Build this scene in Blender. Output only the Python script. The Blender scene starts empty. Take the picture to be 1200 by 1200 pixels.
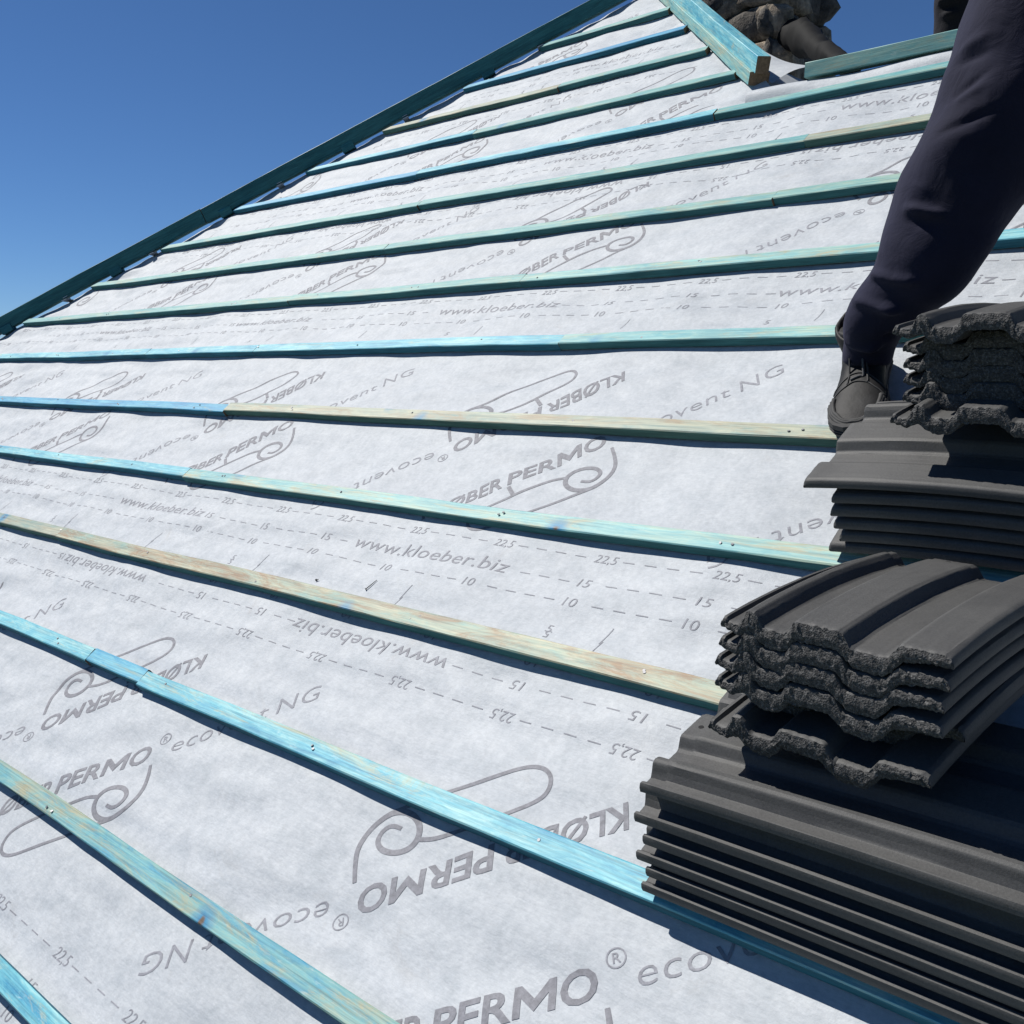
import bpy, bmesh, math, random
import numpy as np
from mathutils import Vector, Matrix

R = math.radians
rng = random.Random(7)
nrg = np.random.RandomState(11)
scene = bpy.context.scene
col = scene.collection

# ------------------------------------------------------------------ camera
PITCH = R(38.0)                       # slope of the roof
ROT = Matrix.Rotation(PITCH, 4, 'X')  # roof coordinates (x along battens, s up the slope, e off it) -> world
CAM_H = 1.31415                       # camera above the roof plane
cr = Vector((0.7275, 0.54095, -0.42204)); cd = Vector((0.09114, -0.68586, -0.72201)); cf = Vector((-0.68003, 0.48680, -0.54826))
cam_d = bpy.data.cameras.new('camera'); cam = bpy.data.objects.new('camera', cam_d); col.objects.link(cam)
cam_d.sensor_width = 36; cam_d.lens = 36; cam_d.clip_start = 0.02; cam_d.clip_end = 2000
mc = Matrix((( cr.x, -cd.x, -cf.x, 0), (cr.y, -cd.y, -cf.y, 0), (cr.z, -cd.z, -cf.z, CAM_H), (0, 0, 0, 1)))
cam.matrix_world = ROT @ mc
scene.camera = cam

# ------------------------------------------------------------------ light
SUN_L = Vector((-0.56, 0.37, 0.73)).normalized()          # towards the sun, roof coordinates
SUN_W = (ROT.to_3x3() @ SUN_L).normalized()
elev = math.asin(SUN_W.z); azim = math.atan2(SUN_W.x, SUN_W.y)
world = bpy.data.worlds.new('World'); scene.world = world; world.use_nodes = True
wn = world.node_tree; wn.nodes.clear()
sky = wn.nodes.new('ShaderNodeTexSky'); sky.sky_type = 'NISHITA'; sky.sun_disc = False
sky.sun_elevation = elev; sky.sun_rotation = azim
sky.air_density = 1.0; sky.dust_density = 0.0; sky.ozone_density = 10.0; sky.altitude = 3000
bg = wn.nodes.new('ShaderNodeBackground'); bg.inputs['Strength'].default_value = 0.07
wo = wn.nodes.new('ShaderNodeOutputWorld')
hs = wn.nodes.new('ShaderNodeHueSaturation'); hs.inputs['Saturation'].default_value = 1.04
wn.links.new(sky.outputs[0], hs.inputs['Color']); wn.links.new(hs.outputs[0], bg.inputs[0]); wn.links.new(bg.outputs[0], wo.inputs[0])
sun_d = bpy.data.lights.new('sun', 'SUN'); sun_d.energy = 5.0; sun_d.angle = R(0.53); sun_d.color = (1.0, 0.965, 0.91)
sun = bpy.data.objects.new('sun', sun_d); col.objects.link(sun)
sun.rotation_euler = SUN_W.to_track_quat('Z', 'Y').to_euler(); sun.location = (0, 0, 12)
scene.view_settings.view_transform = 'Standard'; scene.view_settings.look = 'None'
scene.view_settings.gamma = 1.0; scene.view_settings.use_curve_mapping = False
scene.view_settings.exposure = 0.24

# ------------------------------------------------------------------ helpers
def tag(o, label=None, cat=None, group=None, kind=None):
    if label: o['label'] = label
    if cat: o['category'] = cat
    if group: o['group'] = group
    if kind: o['kind'] = kind
    return o

def link(name, me, parent=None, mats=()):
    o = bpy.data.objects.new(name, me); col.objects.link(o)
    if me is not None:
        for m in mats:
            if m.name not in [x.name for x in me.materials if x]: me.materials.append(m)
    if parent: o.parent = parent
    return o

def mesh(name, verts, faces, mats=(), smooth=False, parent=None, mi=None):
    me = bpy.data.meshes.new(name)
    me.from_pydata([tuple(map(float, v)) for v in verts], [], faces)
    if smooth: me.polygons.foreach_set('use_smooth', [True] * len(me.polygons))
    for m in mats: me.materials.append(m)
    if mi is not None: me.polygons.foreach_set('material_index', mi)
    me.update()
    o = bpy.data.objects.new(name, me); col.objects.link(o)
    if parent: o.parent = parent
    return o

class Waves:
    """smooth pseudo-noise of two or three variables: a sum of random plane waves"""
    def __init__(self, seed, n, lo, hi, dim=2, aniso=(1, 1, 1)):
        r = np.random.RandomState(seed)
        d = r.normal(size=(n, dim)); d /= np.linalg.norm(d, axis=1)[:, None]
        wl = np.exp(r.uniform(np.log(lo), np.log(hi), n))
        self.k = d * (2 * np.pi / wl)[:, None] * np.array(aniso[:dim]); self.p = r.uniform(0, 6.283, n)
        self.a = (wl / wl.max()) ** 0.5; self.a /= np.sqrt((self.a ** 2).sum() / 2)
    def __call__(self, *xs):
        out = 0
        for k, p, a in zip(self.k, self.p, self.a):
            out = out + a * np.sin(sum(ki * x for ki, x in zip(k, xs)) + p)
        return out

# ------------------------------------------------------------------ materials
def mat(name):
    m = bpy.data.materials.new(name); m.use_nodes = True
    nt = m.node_tree; b = nt.nodes['Principled BSDF']
    return m, nt, b
def N(nt, t, **kw):
    n = nt.nodes.new(t)
    for k, v in kw.items():
        if k.startswith('i_'): n.inputs[k[2:].replace('_', ' ')].default_value = v
        else: setattr(n, k, v)
    return n
def ramp(nt, src, stops, interp='LINEAR'):
    r = nt.nodes.new('ShaderNodeValToRGB'); cr_ = r.color_ramp; cr_.interpolation = interp
    while len(cr_.elements) < len(stops): cr_.elements.new(0.5)
    for e, (p, c) in zip(cr_.elements, stops):
        e.position = p; e.color = (*c, 1) if len(c) == 3 else c
    nt.links.new(src, r.inputs[0]); return r
def mixc(nt, fac, a, b, mode='MIX'):
    m = nt.nodes.new('ShaderNodeMix'); m.data_type = 'RGBA'; m.blend_type = mode
    for sock, v in ((m.inputs[0], fac), (m.inputs[6], a), (m.inputs[7], b)):
        if hasattr(v, 'is_output'): nt.links.new(v, sock)
        elif isinstance(v, (int, float)): sock.default_value = v
        else: sock.default_value = (*v, 1)
    return m.outputs[2]
def objcoord(nt, scale=(1, 1, 1), rnd=True):
    tc = N(nt, 'ShaderNodeTexCoord'); mp = N(nt, 'ShaderNodeMapping'); mp.inputs['Scale'].default_value = scale
    nt.links.new(tc.outputs['Object'], mp.inputs['Vector'])
    if rnd:
        oi = N(nt, 'ShaderNodeObjectInfo'); ml = N(nt, 'ShaderNodeMath', operation='MULTIPLY'); ml.inputs[1].default_value = 57.0
        nt.links.new(oi.outputs['Random'], ml.inputs[0]); nt.links.new(ml.outputs[0], mp.inputs['Location'])
    return mp.outputs[0]
def noise(nt, vec, scale, detail=4, rough=0.55, dist=0.0):
    n = N(nt, 'ShaderNodeTexNoise'); n.inputs['Scale'].default_value = scale; n.inputs['Detail'].default_value = detail
    n.inputs['Roughness'].default_value = rough; n.inputs['Distortion'].default_value = dist
    nt.links.new(vec, n.inputs['Vector']); return n.outputs['Fac']
def bump(nt, b, h, strength, dist, prev=None):
    bp = N(nt, 'ShaderNodeBump'); bp.inputs['Strength'].default_value = strength; bp.inputs['Distance'].default_value = dist
    nt.links.new(h, bp.inputs['Height'])
    if prev is not None: nt.links.new(prev, bp.inputs['Normal'])
    nt.links.new(bp.outputs[0], b.inputs['Normal']); return bp.outputs[0]

def mat_underlay(name, tint=(1, 1, 1)):
    m, nt, b = mat(name)
    v = objcoord(nt, rnd=False)
    n1 = noise(nt, v, 17, 7, 0.7, 0.15); n2 = noise(nt, v, 2.2, 4, 0.6); n3 = noise(nt, v, 75, 6, 0.75)
    c = ramp(nt, n1, [(0.30, (0.355, 0.385, 0.408)), (0.48, (0.412, 0.438, 0.460)), (0.66, (0.462, 0.486, 0.503))]).outputs[0]
    c = mixc(nt, 0.4, c, ramp(nt, n2, [(0.3, (0.84, 0.85, 0.87)), (0.7, (1.10, 1.09, 1.09))]).outputs[0], 'MULTIPLY')
    c = mixc(nt, 0.6, c, ramp(nt, n3, [(0.28, (0.80, 0.81, 0.82)), (0.60, (1.1, 1.1, 1.1))]).outputs[0], 'MULTIPLY')
    fb_ = noise(nt, objcoord(nt, (60, 340, 1), rnd=False), 1.0, 4, 0.7, 0.8)
    c = mixc(nt, 0.5, c, ramp(nt, fb_, [(0.34, (0.84, 0.84, 0.85)), (0.58, (1.06, 1.06, 1.06))]).outputs[0], 'MULTIPLY')
    # scattered grime and scuffs
    st = noise(nt, v, 5.5, 8, 0.75, 1.2)
    c = mixc(nt, ramp(nt, st, [(0.60, (0, 0, 0)), (0.78, (0.5, 0.5, 0.5))]).outputs[0], c, (0.32, 0.31, 0.30))
    nt.links.new(c, b.inputs['Base Color'])
    b.inputs['Roughness'].default_value = 0.62; b.inputs['Specular IOR Level'].default_value = 0.35
    v2 = objcoord(nt, (5, 16, 1), rnd=False)
    w = noise(nt, v2, 1.0, 4, 0.5, 0.25)
    p = bump(nt, b, w, 0.25, 0.016)
    cr1 = N(nt, 'ShaderNodeTexNoise'); cr1.noise_type = 'RIDGED_MULTIFRACTAL'; cr1.inputs['Scale'].default_value = 2.4; cr1.inputs['Detail'].default_value = 3
    nt.links.new(objcoord(nt, (1.0, 2.2, 1), rnd=False), cr1.inputs['Vector'])
    p = bump(nt, b, cr1.outputs['Fac'], 0.4, 0.008, p)
    fine = noise(nt, v, 130, 5, 0.75)
    bump(nt, b, fine, 0.3, 0.0032, p)
    return m
M_under = mat_underlay('underlay_fabric')

def mat_ink(name, c):
    m, nt, b = mat(name)
    v = objcoord(nt, rnd=False)
    n = noise(nt, v, 90, 5, 0.75)
    lo = tuple(x * 0.8 for x in c); hi = tuple(min(1, x * 1.45 + 0.03) for x in c)
    nt.links.new(ramp(nt, n, [(0.3, lo), (0.72, hi)]).outputs[0], b.inputs['Base Color'])
    b.inputs['Roughness'].default_value = 0.7
    return m
M_ink = mat_ink('grey_ink', (0.150, 0.152, 0.172))
M_ink_dark = mat_ink('dark_grey_ink', (0.185, 0.19, 0.215))

def mat_timber(name, c1, c2, c3, tan, tan_amt):
    m, nt, b = mat(name)
    v = objcoord(nt); vs = objcoord(nt, (1.3, 13, 13)); vg = objcoord(nt, (5, 230, 230)); vm = objcoord(nt, (11, 52, 52))
    patch = noise(nt, vs, 1.6, 5, 0.62, 0.6); mott = noise(nt, vm, 1.0, 7, 0.75, 0.8)
    pm = N(nt, 'ShaderNodeMix'); pm.inputs[0].default_value = 0.5; nt.links.new(patch, pm.inputs[2]); nt.links.new(mott, pm.inputs[3])
    c = ramp(nt, pm.outputs[0], [(0.36, c1), (0.49, c2), (0.62, c3)]).outputs[0]
    wear = noise(nt, objcoord(nt, (2.2, 15, 15)), 1.3, 9, 0.8, 1.2)
    c = mixc(nt, ramp(nt, wear, [(0.60 - tan_amt, (0, 0, 0)), (0.70 - tan_amt * 0.7, (0.9, 0.9, 0.9))]).outputs[0], c, tan)
    # knots: a brown eye with strong dye round it
    vo = N(nt, 'ShaderNodeTexVoronoi'); vo.inputs['Scale'].default_value = 4.4; nt.links.new(v, vo.inputs['Vector'])
    kd = noise(nt, v, 40, 3); add = N(nt, 'ShaderNodeMath', operation='MULTIPLY_ADD'); add.inputs[1].default_value = 0.10
    nt.links.new(kd, add.inputs[0]); nt.links.new(vo.outputs['Distance'], add.inputs[2])
    c = mixc(nt, ramp(nt, add.outputs[0], [(0.10, (1, 1, 1)), (0.22, (0, 0, 0))]).outputs[0], c, (0.02, 0.20, 0.36))
    c = mixc(nt, ramp(nt, add.outputs[0], [(0.075, (1, 1, 1)), (0.10, (0, 0, 0))]).outputs[0], c, (0.10, 0.06, 0.035))
    g = noise(nt, vg, 1.0, 4, 0.6, 0.3)
    c = mixc(nt, 0.75, c, ramp(nt, g, [(0.32, (0.50, 0.55, 0.58)), (0.52, (0.98, 0.98, 0.98)), (0.72, (1.25, 1.22, 1.16))]).outputs[0], 'MULTIPLY')
    fl = noise(nt, objcoord(nt, (20, 90, 90)), 1.0, 6, 0.75)
    c = mixc(nt, ramp(nt, fl, [(0.60, (0, 0, 0)), (0.74, (0.6, 0.6, 0.6))]).outputs[0], c, tuple(0.55 * x + 0.28 for x in c3))
    nt.links.new(c, b.inputs['Base Color'])
    b.inputs['Roughness'].default_value = 0.55; b.inputs['Specular IOR Level'].default_value = 0.4
    bump(nt, b, g, 0.45, 0.0012)
    return m
def mat_shaded_edge(name, c1, c2):  # darker copy of the dyed timber: shade painted into batten sides and underside
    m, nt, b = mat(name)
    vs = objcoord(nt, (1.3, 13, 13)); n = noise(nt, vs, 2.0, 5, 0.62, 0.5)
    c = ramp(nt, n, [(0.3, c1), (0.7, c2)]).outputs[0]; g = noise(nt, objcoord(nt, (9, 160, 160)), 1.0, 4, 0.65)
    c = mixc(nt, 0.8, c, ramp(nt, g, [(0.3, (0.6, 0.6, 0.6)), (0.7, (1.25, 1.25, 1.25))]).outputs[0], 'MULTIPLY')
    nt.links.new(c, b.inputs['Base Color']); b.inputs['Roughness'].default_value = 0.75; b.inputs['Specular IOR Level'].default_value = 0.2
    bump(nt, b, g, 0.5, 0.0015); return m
EDGE = {'a': mat_shaded_edge('shaded_edge_teal', (0.030, 0.115, 0.13), (0.06, 0.20, 0.205)), 'b': mat_shaded_edge('shaded_edge_blue', (0.020, 0.11, 0.16), (0.04, 0.18, 0.25)), 'c': mat_shaded_edge('shaded_edge_green', (0.05, 0.12, 0.105), (0.09, 0.19, 0.16))}
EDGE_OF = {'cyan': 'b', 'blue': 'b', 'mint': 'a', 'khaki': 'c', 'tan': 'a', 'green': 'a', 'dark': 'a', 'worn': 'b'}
TIM = {
 'cyan': mat_timber('timber_cyan', (0.035, 0.25, 0.40), (0.13, 0.42, 0.50), (0.33, 0.58, 0.58), (0.40, 0.42, 0.30), 0.05),
 'blue': mat_timber('timber_blue', (0.012, 0.17, 0.36), (0.045, 0.29, 0.46), (0.14, 0.42, 0.52), (0.32, 0.38, 0.30), 0.02),
 'mint': mat_timber('timber_mint', (0.08, 0.31, 0.36), (0.21, 0.43, 0.42), (0.38, 0.50, 0.40), (0.38, 0.34, 0.21), 0.10),
 'khaki': mat_timber('timber_khaki', (0.13, 0.26, 0.25), (0.29, 0.34, 0.27), (0.42, 0.42, 0.30), (0.30, 0.22, 0.13), 0.11),
 'tan': mat_timber('timber_tan', (0.15, 0.33, 0.31), (0.31, 0.37, 0.28), (0.45, 0.40, 0.27), (0.25, 0.145, 0.07), 0.15),
 'green': mat_timber('timber_green', (0.06, 0.26, 0.29), (0.15, 0.35, 0.34), (0.29, 0.43, 0.36), (0.34, 0.34, 0.23), 0.07),
 'worn': mat_timber('timber_worn_blue', (0.025, 0.24, 0.40), (0.14, 0.36, 0.38), (0.28, 0.40, 0.33), (0.36, 0.33, 0.20), 0.11),
 'dark': mat_timber('timber_dark_teal', (0.012, 0.10, 0.13), (0.025, 0.15, 0.17), (0.05, 0.19, 0.19), (0.08, 0.14, 0.11), 0.0),
}
def simple(name, c, rough=0.6, metal=0.0, nscale=40, var=0.3, bmp=0.0, bd=0.002, rnd=True):
    m, nt, b = mat(name); v = objcoord(nt, rnd=rnd)
    n = noise(nt, v, nscale, 5, 0.6)
    nt.links.new(ramp(nt, n, [(0.3, tuple(x * (1 - var) for x in c)), (0.7, tuple(x * (1 + var) for x in c))]).outputs[0], b.inputs['Base Color'])
    b.inputs['Roughness'].default_value = rough; b.inputs['Metallic'].default_value = metal
    if bmp: bump(nt, b, noise(nt, v, nscale * 2, 5, 0.65), bmp, bd)
    return m
M_endgrain = simple('timber_end_grain', (0.20, 0.13, 0.075), 0.8, nscale=120, bmp=0.4)
M_nail = simple('galvanised_nail', (0.25, 0.25, 0.26), 0.55, 0.5)
M_darknail = simple('dark_steel', (0.02, 0.02, 0.022), 0.5, 0.3)
M_strap = simple('bracket_metal', (0.55, 0.56, 0.58), 0.45, 0.6)

def mat_tile():
    m, nt, b = mat('concrete_tile_face'); v = objcoord(nt)
    n = noise(nt, v, 9, 6, 0.65, 0.5); g = noise(nt, v, 300, 4, 0.75)
    c = ramp(nt, n, [(0.3, (0.050, 0.050, 0.050)), (0.7, (0.072, 0.072, 0.070))]).outputs[0]
    c = mixc(nt, 0.5, c, ramp(nt, g, [(0.3, (0.55, 0.55, 0.55)), (0.7, (1.45, 1.45, 1.45))]).outputs[0], 'MULTIPLY')
    sc = noise(nt, objcoord(nt, (1, 1, 1)), 26, 8, 0.8, 2.0)
    c = mixc(nt, ramp(nt, sc, [(0.62, (0, 0, 0)), (0.78, (0.55, 0.55, 0.55))]).outputs[0], c, (0.14, 0.138, 0.133))
    du = noise(nt, v, 3.5, 5, 0.6, 0.4)
    c = mixc(nt, ramp(nt, du, [(0.45, (0, 0, 0)), (0.7, (0.35, 0.35, 0.35))]).outputs[0], c, (0.098, 0.096, 0.092))
    nt.links.new(c, b.inputs['Base Color']); b.inputs['Roughness'].default_value = 0.6; b.inputs['Specular IOR Level'].default_value = 0.35
    bump(nt, b, g, 0.4, 0.0011); return m
def mat_rough():
    m, nt, b = mat('concrete_tile_broken_edge'); v = objcoord(nt)
    vo = N(nt, 'ShaderNodeTexVoronoi'); vo.inputs['Scale'].default_value = 420; nt.links.new(v, vo.inputs['Vector'])
    n = noise(nt, v, 260, 5, 0.75)
    nt.links.new(ramp(nt, n, [(0.36, (0.022, 0.022, 0.023)), (0.52, (0.055, 0.054, 0.053)), (0.66, (0.15, 0.147, 0.144))]).outputs[0], b.inputs['Base Color'])
    b.inputs['Roughness'].default_value = 0.85
    p = bump(nt, b, vo.outputs['Distance'], 0.5, 0.0022); bump(nt, b, n, 0.45, 0.0014, p); return m
M_tile = mat_tile(); M_rough = mat_rough()
M_hole = simple('nail_hole_dark', (0.008, 0.008, 0.008), 0.9)

def mat_cloth(name, c, weave=900):
    m, nt, b = mat(name); v = objcoord(nt)
    n = noise(nt, v, 7, 5, 0.6); g = noise(nt, v, weave, 2, 0.6)
    nt.links.new(ramp(nt, n, [(0.3, tuple(x * 0.8 for x in c)), (0.7, tuple(x * 1.25 for x in c))]).outputs[0], b.inputs['Base Color'])
    b.inputs['Roughness'].default_value = 0.9; b.inputs['Specular IOR Level'].default_value = 0.2
    b.inputs['Sheen Weight'].default_value = 0.08; b.inputs['Sheen Roughness'].default_value = 0.5
    b.inputs['Sheen Tint'].default_value = (0.5, 0.5, 0.75, 1)
    p = bump(nt, b, noise(nt, objcoord(nt, (1, 1, 1)), 22, 5, 0.55, 0.8), 0.25, 0.012); bump(nt, b, g, 0.3, 0.0008, p); return m
M_navy = mat_cloth('navy_cloth', (0.0130, 0.0135, 0.029)); M_black = mat_cloth('black_cloth', (0.010, 0.010, 0.011))
M_boot = simple('scuffed_black_leather', (0.0095, 0.0095, 0.010), 0.62, nscale=26, var=0.7, bmp=0.5)
M_boot.node_tree.nodes['Principled BSDF'].inputs['Specular IOR Level'].default_value = 0.28
M_sole = simple('grey_black_rubber', (0.030, 0.030, 0.030), 0.75, nscale=60, bmp=0.2)
M_lace = simple('grey_lace', (0.075, 0.075, 0.078), 0.85, nscale=300, var=0.3)
M_skin = simple('skin', (0.42, 0.25, 0.18), 0.55, nscale=12, var=0.12)
M_hair = simple('brown_hair', (0.03, 0.02, 0.013), 0.7, nscale=200, var=0.5, bmp=0.5)

# ------------------------------------------------------------------ ground (far below, hidden by the roof from here)
gm = simple('grass_and_soil', (0.07, 0.085, 0.04), 0.95, nscale=0.6, var=0.4, rnd=False)
g = mesh('ground', [(-1500, -1500, -6), (1500, -1500, -6), (1500, 1500, -6), (-1500, 1500, -6)], [(0, 1, 2, 3)], [gm])
tag(g, kind='structure')

# ------------------------------------------------------------------ the roof
roof = bpy.data.objects.new('house_roof', None); col.objects.link(roof); roof.rotation_euler = (PITCH, 0, 0)
tag(roof, 'hipped house roof under white printed underlay with rows of blue-green battens', 'roof')

# hips in roof coordinates: x at slope distance s
def x_left(s): return -6.31 + (s - 2.132) * 1.0167          # where the battens stop beside the left hip
def x_right(s): return -2.18 - 0.86 * (s - 3.485)           # and beside the right hip
S_RIDGE = 3.335
S_BOT = -1.25
S_APEX = (-2.18 + 0.86 * 3.485 + 6.31 + 2.132 * 1.0167) / (1.0167 + 0.86)
X_APEX = x_left(S_APEX)
ROWS = [-0.545, -0.203, 0.080, 0.436, 0.784, 1.115, 1.446, 1.794, 2.137, 2.472, 2.814, 3.153, 3.490, 3.830, 4.168, 4.507]
BW, BH, BE = 0.043, 0.025, 0.002

w_big = Waves(3, 14, 0.35, 1.1, 2, (0.7, 1.2, 1)); w_mid = Waves(4, 26, 0.10, 0.32, 2, (0.55, 1.5, 1)); w_sm = Waves(5, 30, 0.085, 0.13, 2, (0.7, 1.3, 1))
_cr = np.random.RandomState(19)
CREASE = [(_cr.uniform(-5.5, -0.3), _cr.uniform(0.0, 4.6), _cr.normal() * 0.35 + (0.5 if _cr.rand() < .3 else 0), _cr.uniform(.10, .35), _cr.uniform(.010, .020), _cr.choice([-1, 1]) * _cr.uniform(.0015, .0032)) for _ in range(90)]
def hm(x, s):
    """height of the sagging underlay above the nominal roof plane"""
    x = np.asarray(x, float); s = np.asarray(s, float)
    sag = -0.006 * np.sin(np.pi * (x - 0.17) / 0.6) ** 2
    up = np.clip((s - 1.2) / 3.0, 0, 1)
    h = sag + 0.0016 * w_big(x, s) + (0.0017 + 0.0012 * up) * w_mid(x, s) + (0.0004 + 0.0004 * up) * w_sm(x, s)
    for k_, (cx_, cs_, ca_, cl_, cw_, ch_) in enumerate(CREASE):
        dx_, ds_ = x - cx_, s - cs_; al = dx_ * math.cos(ca_) + ds_ * math.sin(ca_); ac = -dx_ * math.sin(ca_) + ds_ * math.cos(ca_)
        m_ = np.abs(ac) < 4 * cw_
        h = h + np.where(m_, ch_ * np.exp(-(ac / cw_) ** 2) * np.exp(-(al / cl_) ** 2), 0)
    # ruckled close to the hips
    dl = np.abs(x - x_left(s)); dr = np.abs(x - x_right(s)); ok = (s > S_RIDGE - 0.2)
    h = h + 0.006 * np.exp(-dr / 0.16) * w_mid(x * 1.3 + 5, s) * ok + 0.004 * np.exp(-dl / 0.15) * w_mid(x + 9, s * 1.2)
    near = np.min(np.stack([np.abs(s - (r + BW / 2)) for r in ROWS]), axis=0)
    press = np.exp(-(near / 0.035) ** 2)
    h = h * (1 - 0.80 * np.exp(-(near / 0.055) ** 2))
    top = 0.006 - 0.0055 * press
    return np.where(h > top, top, h)

def strip_grid(rows, xa, xb, nx, zf, name, mats, parent):
    vs = []; fs = []
    for s in rows:
        xs = np.linspace(xa(s), xb(s), nx); z = zf(xs, np.full(nx, s))
        vs += list(zip(xs, np.full(nx, s), z))
    for j in range(len(rows) - 1):
        for i in range(nx - 1):
            a = j * nx + i; fs.append((a, a + 1, a + nx + 1, a + nx))
    return mesh(name, vs, fs, mats, True, parent)

rows_lo = list(np.arange(S_BOT, S_RIDGE - 0.03, 0.0125)) + [S_RIDGE - 0.03]
under = strip_grid(rows_lo, lambda s: x_left(s) - 0.10, lambda s: 2.6, 760, hm, 'underlay', [M_under], roof)
rows_hi = [S_RIDGE - 0.03] + list(np.arange(S_RIDGE - 0.01, S_APEX + 0.02, 0.02))
under2 = strip_grid(rows_hi, lambda s: min(x_left(s) - 0.10, X_APEX), lambda s: max(x_right(s) + 0.10, X_APEX), 160, hm, 'underlay', [M_under], roof)

# the other slopes of the roof, in world axes brought back to roof axes
INV = ROT.inverted()
def wl(x, s, e): return ROT @ Vector((x, s, e))
def slope_sheet(pts, name='underlay', n=24):
    a, b_, c, d = [Vector(p) for p in pts]
    vs = []; fs = []; rz = Waves(hash(name) % 97 + int(abs(a.x) * 10), 20, 0.15, 0.6, 2)
    for j in range(n + 1):
        for i in range(n + 1):
            u, v = i / n, j / n
            p = (a * (1 - u) + b_ * u) * (1 - v) + (d * (1 - u) + c * u) * v
            p = p + Vector((0, 0, float(rz(p.x, p.y)) * 0.004 * min(1, 4 * v)))
            vs.append(INV @ p)
    for j in range(n):
        for i in range(n):
            k = j * (n + 1) + i; fs.append((k, k + 1, k + n + 2, k + n + 1))
    return mesh(name, vs, fs, [M_under], True, roof)
hl_bot = wl(x_left(S_BOT) - 0.10, S_BOT, -0.012); ap = wl(X_APEX, S_APEX, -0.012)
hr_bot = wl(x_right(S_RIDGE) + 0.10, S_RIDGE, -0.012); rd_end = wl(2.6, S_RIDGE, -0.012)
back = Vector((0, 4.5, 0))
slope_sheet([hl_bot, ap, ap + back, hl_bot + back])                         # left slope
tp = math.tan(PITCH)
hd_ = (hr_bot - ap); bk2 = Vector((0.0, 4.2, 0))
slope_sheet([ap, hr_bot, hr_bot + bk2, ap + bk2])                             # right slope of the high part
slope_sheet([hr_bot, hr_bot + hd_ * 0.9 + bk2 * 0.27, hr_bot + hd_ * 0.9 + bk2, hr_bot + bk2])
slope_sheet([hr_bot, rd_end, rd_end + Vector((0, 4.0, -4.0 * tp)), hr_bot + Vector((0, 4.0, -4.0 * tp))])  # back slope of the low part
# plain rendered wall under the eaves
wy = wl(0, S_BOT, 0)
mw = simple('cream_render', (0.5, 0.47, 0.40), 0.9, nscale=3, var=0.1, bmp=0.2)
x0, x1, y0, y1, zb, zt = hl_bot.x + 0.35, 2.4, wy.y + 0.35, wy.y + 9.0, -5.99, wy.z - 0.05
vv = [(x0, y0, zb), (x1, y0, zb), (x1, y1, zb), (x0, y1, zb), (x0, y0, zt), (x1, y0, zt), (x1, y1, zt), (x0, y1, zt)]
mesh('wall', [INV @ Vector(p) for p in vv], [(0, 1, 5, 4), (1, 2, 6, 5), (2, 3, 7, 6), (3, 0, 4, 7)], [mw], False, roof)

# ---- battens
def bar_mesh(L, w, h, seed, step=0.09, wob=0.0022, chamf=0.0022, taper=0.0, end_mat=False):
    """sawn timber of length L along x, y from 0 to w, z from 0 to h, slightly bent and rough-edged"""
    r = np.random.RandomState(seed); n = max(3, int(L / step) + 1)
    xs = np.linspace(0, L, n); ph = r.uniform(0, 6.28, 6)
    by = wob * (np.sin(xs * 2.1 + ph[0]) + 0.6 * np.sin(xs * 5.2 + ph[1])); bz = 0.5 * wob * (np.sin(xs * 3.1 + ph[2]) * 0.7 + 0.5 * np.sin(xs * 7.7 + ph[3]))
    bz = bz - bz.min() * 0.3
    c = chamf
    prof = [(c, 0), (w - c, 0), (w, c), (w, h - c), (w - c, h), (c, h), (0, h - c), (0, c)]
    vs = []; fs = []; mi = []
    for i, x in enumerate(xs):
        for k, (y, z) in enumerate(prof):
            j = r.uniform(-1, 1, 2) * 0.0005
            vs.append((x + (0.002 * r.uniform(-1, 1) if i in (0, n - 1) else 0), y + by[i] + j[0], z + bz[i] + j[1]))
    for i in range(n - 1):
        for k in range(8):
            k2 = (k + 1) % 8; a = i * 8
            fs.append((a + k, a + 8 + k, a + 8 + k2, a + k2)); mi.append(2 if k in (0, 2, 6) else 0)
    fs.append(tuple(range(8))); mi.append(1); fs.append(tuple((n - 1) * 8 + k for k in reversed(range(8)))); mi.append(1)
    return vs, fs, mi
def bar(name, L, w, h, mt, seed, parent=None, plain=False, **kw):
    vs, fs, mi = bar_mesh(L, w, h, seed, **kw)
    key = [k for k, v in TIM.items() if v is mt][0]
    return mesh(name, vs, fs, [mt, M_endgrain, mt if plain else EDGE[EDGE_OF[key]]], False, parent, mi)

nail_me = None
def nail_mesh():
    bm = bmesh.new()
    bmesh.ops.create_cone(bm, cap_ends=True, segments=8, radius1=0.0032, radius2=0.0030, depth=0.0016)
    me = bpy.data.meshes.new('nail'); bm.to_mesh(me); bm.free(); me.materials.append(M_nail); return me
nail_me = nail_mesh()

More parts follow.
